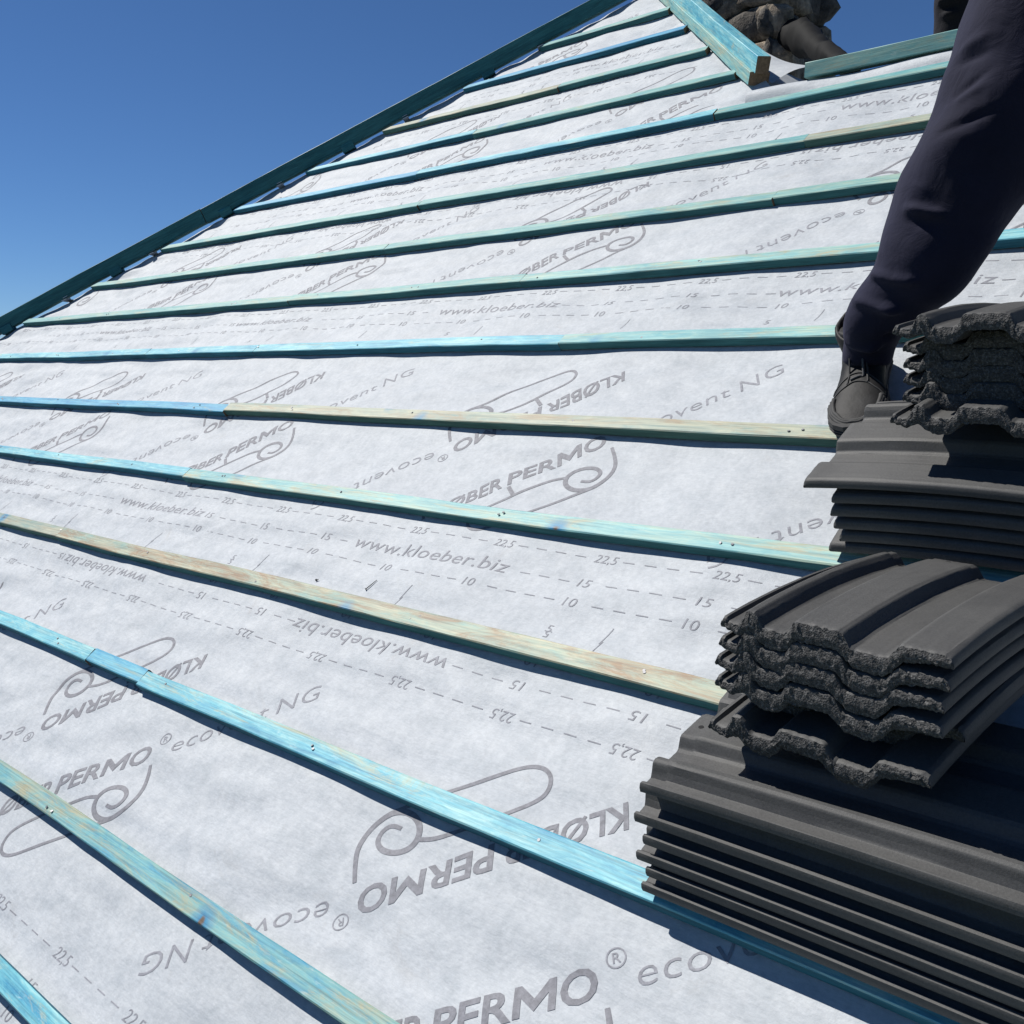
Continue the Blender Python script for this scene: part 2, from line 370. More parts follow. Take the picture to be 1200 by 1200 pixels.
# per row: list of (x where the piece starts from the left, timber); the last runs out to the right end
def jn(*a): return list(a)
JOINTS = {
 0: jn((-99, 'cyan'), (-2.2, 'blue')), 1: jn((-99, 'green'), (-3.2, 'cyan')),
 2: jn((-99, 'cyan'), (-2.9, 'worn')),
 3: jn((-99, 'cyan'), (-2.62, 'blue'), (-2.33, 'cyan')),
 4: jn((-99, 'khaki'), (-3.42, 'tan')),
 5: jn((-99, 'cyan'), (-3.05, 'mint')),
 6: jn((-99, 'blue'), (-3.22, 'khaki'), (-0.2, 'khaki')),
 7: jn((-99, 'cyan'), (-4.3, 'cyan'), (-3.45, 'cyan'), (-1.9, 'mint')),
 8: jn((-99, 'green'), (-3.6, 'green'), (-2.3, 'mint'), (-0.9, 'cyan')),
 9: jn((-99, 'green'), (-3.3, 'green'), (-1.55, 'green')),
 10: jn((-99, 'green'), (-3.4, 'green'), (-1.6, 'khaki')),
 11: jn((-99, 'blue'), (-3.7, 'cyan'), (-2.1, 'green')),
 12: jn((-99, 'cyan'), (-3.6, 'green')), 13: jn((-99, 'khaki'), (-3.3, 'green')), 14: jn((-99, 'blue')), 15: jn((-99, 'green')),
}
for i, s in enumerate(ROWS):
    xl = x_left(s) + rng.uniform(-0.03, 0.03)
    xr = 2.5 if s < S_RIDGE else x_right(s) - rng.uniform(-0.01, 0.02)
    seq = JOINTS[i]
    for k, (xs, t) in enumerate(seq):
        a = max(xl, xs); e = seq[k + 1][0] if k + 1 < len(seq) else xr
        e = min(e, xr)
        if e - a < 0.05: continue
        o = bar('batten', e - a - 0.0025, BW + rng.uniform(-0.002, 0.002), BH + rng.uniform(-0.001, 0.001), TIM[t], 100 * i + k, roof)
        o.location = (a, s + rng.uniform(-0.003, 0.003), BE); o.rotation_euler = (0, 0, rng.uniform(-0.0015, 0.0015))
        if i < 9:
            x = math.ceil((a - 0.17) / 0.6) * 0.6 + 0.17
            while x < e:
                for q in ((0.0,) if rng.random() < 0.6 else (-0.008, 0.012)):
                    nl = bpy.data.objects.new('nail', nail_me); col.objects.link(nl); nl.parent = o
                    nl.location = (x - a + q + rng.uniform(-0.01, 0.01), BW * rng.uniform(0.3, 0.7), BH + 0.0014)
                    nl.rotation_euler = (rng.uniform(-.3, .3), rng.uniform(-.3, .3), 0)
                x += 0.6

def bar_between(name, p, q, w, h, mt, seed, up=Vector((0, 0, 1)), parent=None, **kw):
    """timber from p to q (bottom centre line), roof coordinates"""
    p, q = Vector(p), Vector(q); d = (q - p); L = d.length; d.normalize()
    o = bar(name, L, w, h, mt, seed, parent, **kw)
    z = (up - d * up.dot(d)).normalized(); y = z.cross(d)
    M = Matrix((d, y, z)).transposed().to_4x4(); M.translation = p - y * (w / 2)
    o.matrix_local = M; return o
UPW = Vector((0, math.sin(PITCH), math.cos(PITCH)))        # world up, in roof coordinates
# left hip: rail held above the membrane on brackets
def hipL(s, e): return Vector((x_left(s) - 0.060, s + 0.0, 0)) + UPW * e
cuts = [S_BOT, 1.1, 3.05, S_APEX + 0.02]
HL_E = 0.028
for k in range(3):
    bar_between('hip_batten', hipL(cuts[k], HL_E), hipL(cuts[k + 1] - 0.003, HL_E), 0.05, 0.082, TIM['dark'], 900 + k, UPW, roof)
# right hip: rail on a taper board
def hipR(s, e): return Vector((x_right(s) + 0.06, s, 0)) + UPW * e
bar_between('hip_batten', hipR(S_RIDGE + 0.03, 0.050), hipR(S_APEX - 0.02, 0.050), 0.05, 0.060, TIM['cyan'], 910, UPW, roof, plain=True)
bar_between('hip_board', hipR(S_RIDGE + 0.06, 0.0), hipR(S_APEX - 0.02, 0.0), 0.075, 0.048, TIM['mint'], 911, UPW, roof, plain=True)
# ridge of the low part
for k, (a, b_, t) in enumerate(((-1.80, -1.235, 'green'), (-1.232, 2.5, 'cyan'))):
    bar_between('ridge_batten', (a, S_RIDGE - 0.03, 0.020), (b_, S_RIDGE - 0.03, 0.020), 0.045, 0.050, TIM[t], 920 + k, UPW, roof, plain=True)

# brackets under the left rail
def box_bm(bm, M, sx, sy, sz):
    r = bmesh.ops.create_cube(bm, size=1.0)
    bmesh.ops.transform(bm, matrix=M @ Matrix.Diagonal((sx, sy, sz, 1)), verts=r['verts'])
d = (hipL(3, 0) - hipL(1, 0)).normalized(); yy = UPW.cross(d).normalized(); zz = d.cross(yy)
Mh = Matrix((d, yy, zz)).transposed().to_4x4()
bm = bmesh.new()
for (ox, oz, sx, sy, sz) in ((0, 0.003, .032, .12, .003), (0, 0.015, .030, .003, .026), (0, HL_E - 0.003, .03, .05, .003)):
    box_bm(bm, Matrix.Translation((ox, 0, oz)), sx, sy, sz)
br_me = bpy.data.meshes.new('hip_bracket'); bm.to_mesh(br_me); bm.free(); br_me.materials.append(M_strap)
blk_v, blk_f, blk_mi = bar_mesh(0.07, 0.05, 0.045, 77)
blk_me = bpy.data.meshes.new('packing_block'); blk_me.from_pydata(blk_v, [], blk_f); blk_me.materials.append(TIM['dark']); blk_me.update()
s = 0.35; k = 0
while s < S_APEX - 0.1:
    me = br_me if k % 2 == 0 else blk_me
    o = bpy.data.objects.new('hip_bracket' if k % 2 == 0 else 'packing_block', me); col.objects.link(o); o.parent = roof
    M = Mh.copy(); M.translation = hipL(s, 0.004) - (yy * 0.025 if k % 2 else Vector())
    o.matrix_local = M; s += rng.uniform(0.16, 0.34); k += 1

# membrane turned up over the low ridge
def fold(xs, v):
    return 0.010 * np.sin(np.pi * v) + 0.030 * v
vs = []; fs = []; nx = 220; nv = 9
for j in range(nv):
    v = j / (nv - 1)
    for i in range(nx):
        x = -2.02 + 4.5 * i / (nx - 1); f = 0.75 + 0.25 * math.sin(x * 5.1) + 0.12 * math.sin(x * 13 + 1)
        ss = S_RIDGE - 0.10 + 0.055 * v; zz_ = 0.006 + 0.026 * f * math.sin(math.pi * min(1, v * 1.05) * 0.62)
        vs.append((x, ss, zz_))
for j in range(nv - 1):
    for i in range(nx - 1):
        a = j * nx + i; fs.append((a, a + 1, a + nx + 1, a + nx))
mesh('underlay_fold', vs, fs, [M_under], True, roof)

# ------------------------------------------------------------------ print on the underlay
glyphs = {}
def text_polys(txt, bold=0.0, shear=0.0, width=None, height=None, space=1.0):
    """letters as vertices and faces in the text's own plane, scaled to the given width and cap height, baseline 0"""
    key = (txt, bold, shear, width, height, space)
    if key in glyphs: return glyphs[key]
    cu = bpy.data.curves.new('print', 'FONT'); cu.body = txt; cu.size = 1.0; cu.offset = bold; cu.space_character = space; cu.resolution_u = 3
    o = bpy.data.objects.new('print', cu); col.objects.link(o)
    dg = bpy.context.evaluated_depsgraph_get(); me = bpy.data.meshes.new_from_object(o.evaluated_get(dg))
    bm = bmesh.new(); bm.from_mesh(me)
    bpy.data.objects.remove(o); bpy.data.curves.remove(cu); bpy.data.meshes.remove(me)
    xs = [v.co.x for v in bm.verts]; x0 = min(xs); W = max(xs) - x0
    cap = 0.69
    sx = (width / W) if width else (height / cap); sy = height / cap
    for v in bm.verts: v.co.x = (v.co.x - x0) * sx + shear * v.co.y * sy; v.co.y *= sy; v.co.z = 0
    for ax in (0, 1):
        c = [v.co[ax] for v in bm.verts]; t = min(c) + 0.03
        while t < max(c):
            n = Vector((1, 0, 0)) if ax == 0 else Vector((0, 1, 0))
            bmesh.ops.bisect_plane(bm, geom=bm.verts[:] + bm.edges[:] + bm.faces[:], plane_co=n * t, plane_no=n)
            t += 0.03
    bm.verts.index_update()
    V = np.array([v.co[:2] for v in bm.verts]); F = [tuple(v.index for v in f.verts) for f in bm.faces]; bm.free()
    glyphs[key] = (V, F); return glyphs[key]

def ribbon(pts, w, step=0.012, w_of=None):
    """flat pen stroke along a smoothed polyline"""
    P = np.array(pts, float)
    for _ in range(3):
        Q = [P[0]]
        for a, b_ in zip(P[:-1], P[1:]): Q += [a * .75 + b_ * .25, a * .25 + b_ * .75]
        P = np.array(Q + [P[-1]])
    T = np.gradient(P, axis=0); T /= np.maximum(np.linalg.norm(T, axis=1), 1e-9)[:, None]; Nn = np.stack([-T[:, 1], T[:, 0]], 1)
    ww = np.full(len(P), w) if w_of is None else w_of(np.linspace(0, 1, len(P)))
    V = np.concatenate([P + Nn * ww[:, None] / 2, P - Nn * ww[:, None] / 2]); n = len(P)
    return V, [(i, i + 1, n + i + 1, n + i) for i in range(n - 1)]
def ring(cx, cy, r, w, n=20):
    a = np.linspace(0, 2 * np.pi, n, endpoint=False); c = np.stack([np.cos(a), np.sin(a)], 1)
    V = np.concatenate([c * (r + w / 2), c * (r - w / 2)]) + (cx, cy)
    return V, [(i, (i + 1) % n, n + (i + 1) % n, n + i) for i in range(n)]

class Print:
    def __init__(self, lift): self.V = []; self.F = []; self.n = 0; self.lift = lift
    def put(self, VF, A, ang, off=(0, 0)):
        V, F = VF; c, s = math.cos(ang), math.sin(ang)
        q = V + np.array(off); p = np.stack([A[0] + c * q[:, 0] - s * q[:, 1], A[1] + s * q[:, 0] + c * q[:, 1]], 1)
        m = p.mean(0)
        lim = 2.4 if m[1] < S_RIDGE - 0.08 else x_right(m[1]) - 0.05
        if m[0] < x_left(m[1]) + 0.12 or m[0] > lim or m[1] > S_APEX - 0.1 or (m[1] > S_RIDGE - 0.1 and p[:, 0].max() > x_right(p[:, 1].max())): return
        if p[:, 0].min() < x_left(p[:, 1].max()) : return
        self.V.append(p); self.F += [tuple(i + self.n for i in f) for f in F]; self.n += len(p)
    def build(self, name, mt):
        P = np.concatenate(self.V); z = hm(P[:, 0], P[:, 1]) + self.lift
        o = mesh(name, np.column_stack([P, z]), self.F, [mt], False, under); return o

ANG = R(38.8)
T_klo = text_polys('KL\u00d8BER', 0.022, 0.12, 0.222, 0.047, 1.0)
def letter_m(w, h, t_, shear):
    q = [(0, 0), (t_, 0), (t_, h), (0, h)], [(w - t_, 0), (w, 0), (w, h), (w - t_, h)], [(t_, h), (t_, .60 * h), (.5 * w, .10 * h), (.5 * w, .50 * h)], [(w - t_, h), (.5 * w, .50 * h), (.5 * w, .10 * h), (w - t_, .60 * h)]
    V = []; F = []; n_ = 6
    for a_, b_, c_, d_ in [[Vector((x + shear * y, y)) for x, y in s4] for s4 in q]:
        b0 = len(V)
        for j in range(n_ + 1):
            for i in range(n_ + 1):
                u, v = i / n_, j / n_; V.append((a_ * (1 - u) + b_ * u) * (1 - v) + (d_ * (1 - u) + c_ * u) * v)
        for j in range(n_):
            for i in range(n_):
                k = b0 + j * (n_ + 1) + i; F.append((k, k + 1, k + n_ + 2, k + n_ + 1))
    return np.array(V), F
T_per = text_polys('PER', 0.022, 0.12, 0.128, 0.047, 1.0); T_m = letter_m(.066, .0475, .0115, .12); T_o = text_polys('O', 0.022, 0.12, 0.058, 0.047, 1.0)
T_r = text_polys('R', 0.008, 0.0, None, 0.0155)
T_eco = text_polys('ecovent', -0.008, 0.18, 0.25, 0.042, 1.05)
T_ng = text_polys('NG', -0.008, 0.15, 0.105, 0.043, 1.1)
sc_main = ribbon([(.036, -.016), (.038, -.05), (.036, -.085), (.018, -.118), (-.012, -.134), (-.04, -.138), (-.072, -.122), (-.091, -.092), (-.088, -.064), (-.068, -.049), (-.04, -.05), (-.012, -.066), (-.001, -.090), (-.012, -.108), (-.032, -.112), (-.052, -.097)],
                 .009, w_of=lambda t: 0.0078 + 0.0045 * np.sin(np.pi * np.clip(t * 1.05, 0, 1)))
sc_loop = ribbon([(-.038, -.1385), (-.09, -.139), (-.17, -.142), (-.24, -.142), (-.30, -.141), (-.334, -.124), (-.346, -.096), (-.335, -.068), (-.305, -.058), (-.262, -.053), (-.215, -.049)], .0082)
sc_top = ribbon([(-.215, -.049), (-.17, -.049), (-.12, -.051), (-.088, -.062)], .0082)
sc_p = ribbon([(-.233, -.008), (-.228, -.028), (-.222, -.05)], .011)
www = text_polys('www.kloeber.biz', -0.002, 0.16, 0.535, 0.036, 1.05)
t225 = text_polys('22,5', -0.004, 0.1, 0.056, 0.022); t15 = text_polys('15', -0.004, 0.1, 0.030, 0.022); t10 = text_polys('10', -0.004, 0.1, 0.032, 0.022); t5 = text_polys('5', -0.004, 0.1, 0.014, 0.018)
dash = (np.array([(0, -.0011), (.029, -.0011), (.029, .0011), (0, .0011)]), [(0, 1, 2, 3)])
tick = ribbon([(0, 0), (.006, .02), (.010, .042)], .0022)
pr = Print(0.0007); pd = Print(0.0006)

def stamp(A, ang):
    pr.put(T_klo, A, ang, (-.472, 0)); pr.put(T_per, A, ang, (-.236, 0)); pr.put(T_m, A, ang, (-.106, 0)); pr.put(T_o, A, ang, (-.034, 0))
    pd.put(ring(.058, .050, .0145, .0026), A, ang); pd.put(T_r, A, ang, (.0525, .0425))
    pd.put(T_eco, A, ang, (.083, 0)); pd.put(T_ng, A, ang, (.358, 0))
    for q in (sc_main, sc_loop, sc_top, sc_p): pr.put(q, A, ang)
PX = 1.285
# (anchor x, anchor s) of a wording row, s of its lower 15 line, x where an upright web address starts
PR_ROWS = [(-3.3, -0.80, -1.20, -2.6), (-2.122, 0.278, -0.165, -2.62), (-1.526, 1.400, 1.0, -2.058), (-2.065, 2.460, 2.030, -2.615), (-3.53, 3.445, 3.057, -2.86), (-3.6, 4.46, 4.09, -3.4)]
for r_i, (ax, asx, s15, xw) in enumerate(PR_ROWS):
    for k in range(-5, 5):
        x = ax + k * PX
        stamp((x, asx), ANG); stamp((x - 0.47, asx + 0.007), ANG + math.pi)
    for (ds, inv) in ((0, 0), (-0.265, 1)):
        if inv and r_i == 3: continue            # covered by the lap of the next course
        base = s15 + ds; sg = -1 if inv else 1; an = math.pi if inv else 0.0
        wx = [xw + k * 1.272 for k in range(-6, 5)] if not inv else [xw + 0.028 + 0.54 + k * 1.272 for k in range(-6, 5)]
        for x in wx: pd.put(www, (x, base - sg * 0.012), an)
        for q, (line, off, txt, wd) in enumerate(((0.07, 0.03, t225, .056), (0, 0.02, t15, .03), (-0.056, 0.03, t10, .032), (-0.124, 0.03, t5, .014))):
            L = base + sg * line
            for k in range(-26, 14):
                x0c = -1.32 + 0.29 * k + (0.006 if inv else 0)
                in_www = (line == 0) and any((wq - 0.04 < x0c < wq + 0.545) if not inv else (wq - 0.575 < x0c < wq + 0.03) for wq in wx)
                if not in_www and not (line == -0.124 and k % 4): pd.put(txt, (x0c, L - sg * 0.010) if not inv else (x0c + wd, L + 0.010), an)
                if line == -0.124:
                    if k % 2 == 0: pd.put(tick, (x0c + .14, L - sg * .012), an)
                    continue
                for j in range(4):
                    xd = x0c + 0.072 + 0.0545 * j
                    if line == 0 and any((wq - 0.03 < xd < wq + 0.545) if not inv else (wq - 0.56 < xd < wq + 0.01) for wq in wx): continue
                    pd.put(dash, (xd, L), 0)
pr.build('wording_print', M_ink); pd.build('line_print', M_ink_dark)

# ------------------------------------------------------------------ roof tiles
TW, TL = 0.310, 0.405
TOP = [(0, .004), (.003, .010), (.008, .010), (.011, .005), (.029, .005), (.035, .014), (.040, .024), (.046, .027), (.054, .026), (.060, .020), (.067, .0098), (.072, .0075),
       (.100, .0075), (.106, .010), (.115, .024), (.120, .027), (.181, .027), (.187, .0245), (.197, .0098), (.203, .0075), (.243, .0075), (.250, .0095), (.262, .0245), (.268, .027), (.322, .027), (.328, .0245), (.332, .019)]
BOT = [(0, -.004), (.029, -.011), (.040, -.006), (.050, -.004), (.062, -.013), (.075, -.0185), (.100, -.0185), (.110, -.0125), (.120, .001), (.179, .001), (.189, -.006), (.205, -.0180), (.243, -.0185), (.254, -.011), (.268, .005), (.300, .011), (.332, .012)]
def tile_mesh(seed, TL=0.405, camb=.0105, nd=10, ro=1.0):
    r = np.random.RandomState(seed); sx = TW / .332
    xs = np.unique(np.concatenate([np.linspace(0, .332, 96), [p[0] for p in TOP]])); n = len(xs)
    zt = np.interp(xs, *zip(*TOP)); zb = np.minimum(np.interp(xs, *zip(*BOT)), zt - 0.004)
    xs = xs * sx
    ys = np.concatenate([[0.0, 0.004, 0.012, 0.03], np.linspace(.06, TL - .04, nd), [TL - .028, TL - .024, TL - .004, TL]]); ny = len(ys)
    cam_ = lambda y: camb * (1 - ((y - TL / 2) / (TL / 2)) ** 2)
    wx_ = Waves(seed + 1, 40, .005, .022, 3); wz_ = Waves(seed + 2, 40, .004, .012, 3); wc = Waves(seed + 9, 12, .03, .12, 1)
    V = []; F = []; mi = []
    # long edges slightly uneven
    for j, y in enumerate(ys):
        dip = 0.0022 if y > TL - .026 else 0.0
        for i in range(n):
            rag = 0.0
            z = zt[i] + cam_(y) - dip * (1 if .011 < xs[i] / sx < .33 else 0) + .0003 * r.uniform(-1, 1)
            if j == 0: rag = ro * .0005 * wx_(xs[i], 0, .02); z -= .0016 + ro * .0006 * wz_(xs[i], .1, .1)
            if j == ny - 1: z -= .0015
            V.append((xs[i], y + rag, z))
    T0 = 0; B0 = len(V)
    for j, y in enumerate(ys):
        for i in range(n):
            rag = ro * .0005 * wx_(xs[i], 0, -.02) if j == 0 else 0
            V.append((xs[i], y + rag, zb[i] + cam_(y) + (ro * .0007 * wz_(xs[i], .3, .2) if j == 0 else 0)))
    for j in range(ny - 1):
        for i in range(n - 1):
            a = j * n + i
            F.append((a, a + 1, a + n + 1, a + n)); mi.append(0)
            F.append((B0 + a, B0 + a + n, B0 + a + n + 1, B0 + a + 1)); mi.append(0)
        a = j * n; F.append((a, a + n, B0 + a + n, B0 + a)); mi.append(0)
        a = j * n + n - 1; F.append((a, B0 + a, B0 + a + n, a + n)); mi.append(0)
    # broken, granular nose end
    m = 8; prev = list(range(n)); 
    for k in range(1, m + 1):
        t = k / m
        if k < m:
            cur = []
            for i in range(n):
                z = V[i][2] * (1 - t) + V[B0 + i][2] * t
                d = ro * .0005 * wx_(xs[i], 0, z) + .0003 * r.normal() + ro * .0005 * wz_(xs[i], z, 0) - .0025 * math.sin(math.pi * t)
                V.append((xs[i] + (.0005 * r.normal() if 0 < i < n - 1 else 0), max(-.009, d), z + .0003 * r.normal())); cur.append(len(V) - 1)
        else: cur = [B0 + i for i in range(n)]
        for i in range(n - 1):
            F.append((prev[i], cur[i], cur[i + 1], prev[i + 1])); mi.append(1 if ro > .5 else 0)
        prev = cur
    # plain head end
    e = (ny - 1) * n
    for i in range(n - 1): F.append((e + i, e + i + 1, B0 + e + i + 1, B0 + e + i)); mi.append(0)
    # nibs under the head
    for x in (.088, .225):
        x *= sx; z0 = -.016 + cam_(TL); b0 = len(V)
        for (dx, dy, dz) in ((0, -.022, .004), (.022, -.022, .004), (.022, -.004, .004), (0, -.004, .004), (.003, -.016, -.008), (.019, -.016, -.008), (.019, -.006, -.008), (.003, -.006, -.008)):
            V.append((x + dx, TL + dy, z0 + dz))
        for f in ((4, 5, 6, 7), (0, 4, 7, 3), (1, 2, 6, 5), (0, 1, 5, 4), (3, 7, 6, 2)): F.append(tuple(b0 + q for q in f)); mi.append(0)
    # nail hole on the middle roll
    b0 = len(V); cx, cy = .147 * sx, TL - .018
    for q in range(10):
        a = q * math.pi / 5; V.append((cx + .0042 * math.cos(a), cy + .0042 * math.sin(a), .027 + cam_(cy) - .0022 + .0006))
    F.append(tuple(b0 + q for q in range(10))); mi.append(2)
    me = bpy.data.meshes.new('roof_tile'); me.from_pydata([tuple(map(float, v)) for v in V], [], F)
    for mm in (M_tile, M_rough, M_hole): me.materials.append(mm)
    me.polygons.foreach_set('material_index', mi)
    me.polygons.foreach_set('use_smooth', [q == 0 for q in mi])
    me.update()
    me.set_sharp_from_angle(angle=R(38))
    return me
tile_mes = [tile_mesh(s_) for s_ in (21, 22, 23)]
LONG = 0.585
cut_mes = [tile_mesh(s_, 0.43, .009, 10, .25) for s_ in (41, 42)]
long_mes = [tile_mesh(s_, LONG, .003, 8) for s_ in (31, 32)]

def put_tile(k, O, xax, yax, label, group, mes=None):
    """tile with its nose-left corner at O, across-axis xax and length axis yax (roof coordinates)"""
    xax = Vector(xax).normalized(); yax = Vector(yax); yax = (yax - xax * yax.dot(xax)).normalized(); zax = xax.cross(yax)
    M = Matrix((xax, yax, zax)).transposed().to_4x4(); M.translation = Vector(O)
    mes = mes or tile_mes; o = bpy.data.objects.new('roof_tile', mes[k % len(mes)]); col.objects.link(o); o.matrix_world = ROT @ M
    tag(o, label, 'roof tile', group, 'thing'); return o
ORD = ['topmost', 'second from the top', 'third from the top', 'fourth from the top', 'fifth from the top', 'bottom']
def tilt_dirs(tilt, yaw=0.0):
    """across-roof axis and the up-slope axis turned down towards level by tilt"""
    xa = Vector((math.cos(yaw), math.sin(yaw), 0)); ya = Vector((-math.sin(yaw), math.cos(yaw), 0))
    return xa, ya * math.cos(tilt) - Vector((0, 0, 1)) * math.sin(tilt)

# near pile, lower tier: six tiles laid along the battens, underlapping edge towards the eaves
G1 = 'grey tiles laid along the battens in the near pile'
def tier_dir(s0, e0, th, d): return Vector((0, s0 + d * math.sin(R(th)), e0 + d * math.cos(R(th))))
fx = [-0.808, -0.800, -0.816, -0.804, -0.818, -0.808]; fd = [0.003, 0.029, 0.049, 0.077, 0.107, 0.160]; ft = [6, 8, 9, 11, 14, 22]
for k in range(6):                                     # k = 0 is the bottom one
    ti = R(ft[k]); fr = tier_dir(.440, .047, 34, fd[k])
    put_tile(k, fr + Vector((fx[k] + LONG, 0, 0)), Vector((0, math.cos(ti), -math.sin(ti))), Vector((-1, 0, -0.01 if k == 5 else 0)), f"roof tile laid along the battens, {ORD[5-k]}, near pile's lower tier", G1, long_mes)
# near pile, upper tier: six tiles pointing up the slope, broken noses towards the camera
G2 = 'grey tiles pointing up the slope in the near pile'
fx = [-0.736, -0.721, -0.725, -0.724, -0.718, -0.715]; fd = [-0.012, 0.028, 0.053, 0.083, 0.110, 0.138]; ft = [29, 31, 32, 32.5, 33, 33.5]; fb = [0, .055, 0, 0, 0, 0]
for k in range(6):
    xa, ya = tilt_dirs(R(ft[k]), R(-3.0)); fr = tier_dir(.640, .222, 34, fd[k]); fr.x = fx[k]
    put_tile(k + 1, fr + ya * fb[k], xa, ya, f"roof tile pointing up the slope, {ORD[5-k]}, near pile's upper tier", G2)
# far pile, lower tier
G3 = 'grey tiles laid along the battens in the far pile'
fx = [-0.810, -0.787, -0.794, -0.796, -0.790, -0.838]; fd = [0.0, 0.024, 0.048, 0.073, 0.099, 0.124]; ft = [3, 4, 5, 6, 7, 10]
for k in range(6):
    ti = R(ft[k]); fr = tier_dir(1.13, .030, 14, fd[k]); fr.x = fx[k]
    yv = Vector((0, -math.cos(ti), math.sin(ti)))      # overlapping edge towards the eaves
    put_tile(k + 2, fr - yv * TW, yv, Vector((1, 0, 0.0)), f"roof tile laid along the battens, {ORD[5-k]}, far pile's lower tier", G3, cut_mes)
# far pile, upper tier
G4 = 'grey tiles pointing up the slope in the far pile'
fx = [-0.691, -0.690, -0.691, -0.691, -0.693, -0.690]; fd = [-0.012, 0.018, 0.046, 0.072, 0.099, 0.128]; fb = [0, .042, .046, .044, .046, 0]; ft = [30, 31, 32, 32.5, 33, 33.5]
for k in range(6):
    xa, ya = tilt_dirs(R(ft[k]), R(-1.5)); fr = tier_dir(1.24, .27, 34, fd[k]); fr.x = fx[k]
    put_tile(k, fr + ya * fb[k], xa, ya, f"roof tile pointing up the slope, {ORD[5-k]}, far pile's upper tier", G4)

# ------------------------------------------------------------------ people
def at(px, py, t):
    """a point of the place by its direction and distance from the camera, roof coordinates"""
    return cr * ((px - 600) / 1200 * t) + cd * ((py - 600) / 1200 * t) + cf * t + Vector((0, 0, CAM_H))

def remesh(V_F_list, voxel, name):
    bm = bmesh.new()
    for V, F in V_F_list:
        vs = [bm.verts.new(v) for v in V]
        for f in F: bm.faces.new([vs[i] for i in f])
    bmesh.ops.recalc_face_normals(bm, faces=bm.faces)
    me = bpy.data.meshes.new(name); bm.to_mesh(me); bm.free()
    o = bpy.data.objects.new(name, me); col.objects.link(o)
    md = o.modifiers.new('r', 'REMESH'); md.mode = 'VOXEL'; md.voxel_size = voxel
    ms = o.modifiers.new('s', 'SMOOTH'); ms.iterations = 4; ms.factor = 0.5
    dg = bpy.context.evaluated_depsgraph_get(); dg.update()
    m2 = bpy.data.meshes.new_from_object(o.evaluated_get(dg)); bpy.data.objects.remove(o); bpy.data.meshes.remove(me)
    m2.name = name; return m2

def tube(pts, radii, n=24, caps=True, flat=1.0, ref=Vector((1, 0, 0)), sub=6):
    """round tube through pts (Catmull-Rom), radii interpolated"""
    P = [Vector(p) for p in pts]; out = []; rr = []
    for i in range(len(P) - 1):
        p0 = P[max(0, i - 1)]; p1 = P[i]; p2 = P[i + 1]; p3 = P[min(len(P) - 1, i + 2)]
        for k in range(sub):
            t = k / sub
            out.append(0.5 * ((2 * p1) + (p2 - p0) * t + (2 * p0 - 5 * p1 + 4 * p2 - p3) * t * t + (3 * p1 - p0 - 3 * p2 + p3) * t ** 3))
            rr.append(radii[i] * (1 - t) + radii[i + 1] * t)
    out.append(P[-1]); rr.append(radii[-1])
    V = []; F = []
    for i, (p, r_) in enumerate(zip(out, rr)):
        d = (out[min(i + 1, len(out) - 1)] - out[max(i - 1, 0)]).normalized()
        u = (ref - d * ref.dot(d)).normalized(); v = d.cross(u)
        for k in range(n):
            a = 2 * math.pi * k / n; V.append(p + u * (r_ * math.cos(a)) + v * (r_ * flat * math.sin(a)))
    for i in range(len(out) - 1):
        for k in range(n):
            k2 = (k + 1) % n; F.append((i * n + k, i * n + k2, (i + 1) * n + k2, (i + 1) * n + k))
    if caps:
        F.append(tuple(reversed(range(n)))); F.append(tuple((len(out) - 1) * n + k for k in range(n)))
    return V, F
def ball(c, rx, ry, rz, M=None):
    bm = bmesh.new(); bmesh.ops.create_uvsphere(bm, u_segments=20, v_segments=14, radius=1.0)
    M = M or Matrix.Identity(3)
    V = [Vector(c) + M @ Vector((v.co.x * rx, v.co.y * ry, v.co.z * rz)) for v in bm.verts]; F = [tuple(v.index for v in f.verts) for f in bm.faces]; bm.free(); return V, F

FWD = Vector((0, -math.cos(PITCH), math.sin(PITCH)))       # level, facing down the slope
SIDE = Vector((1, 0, 0))

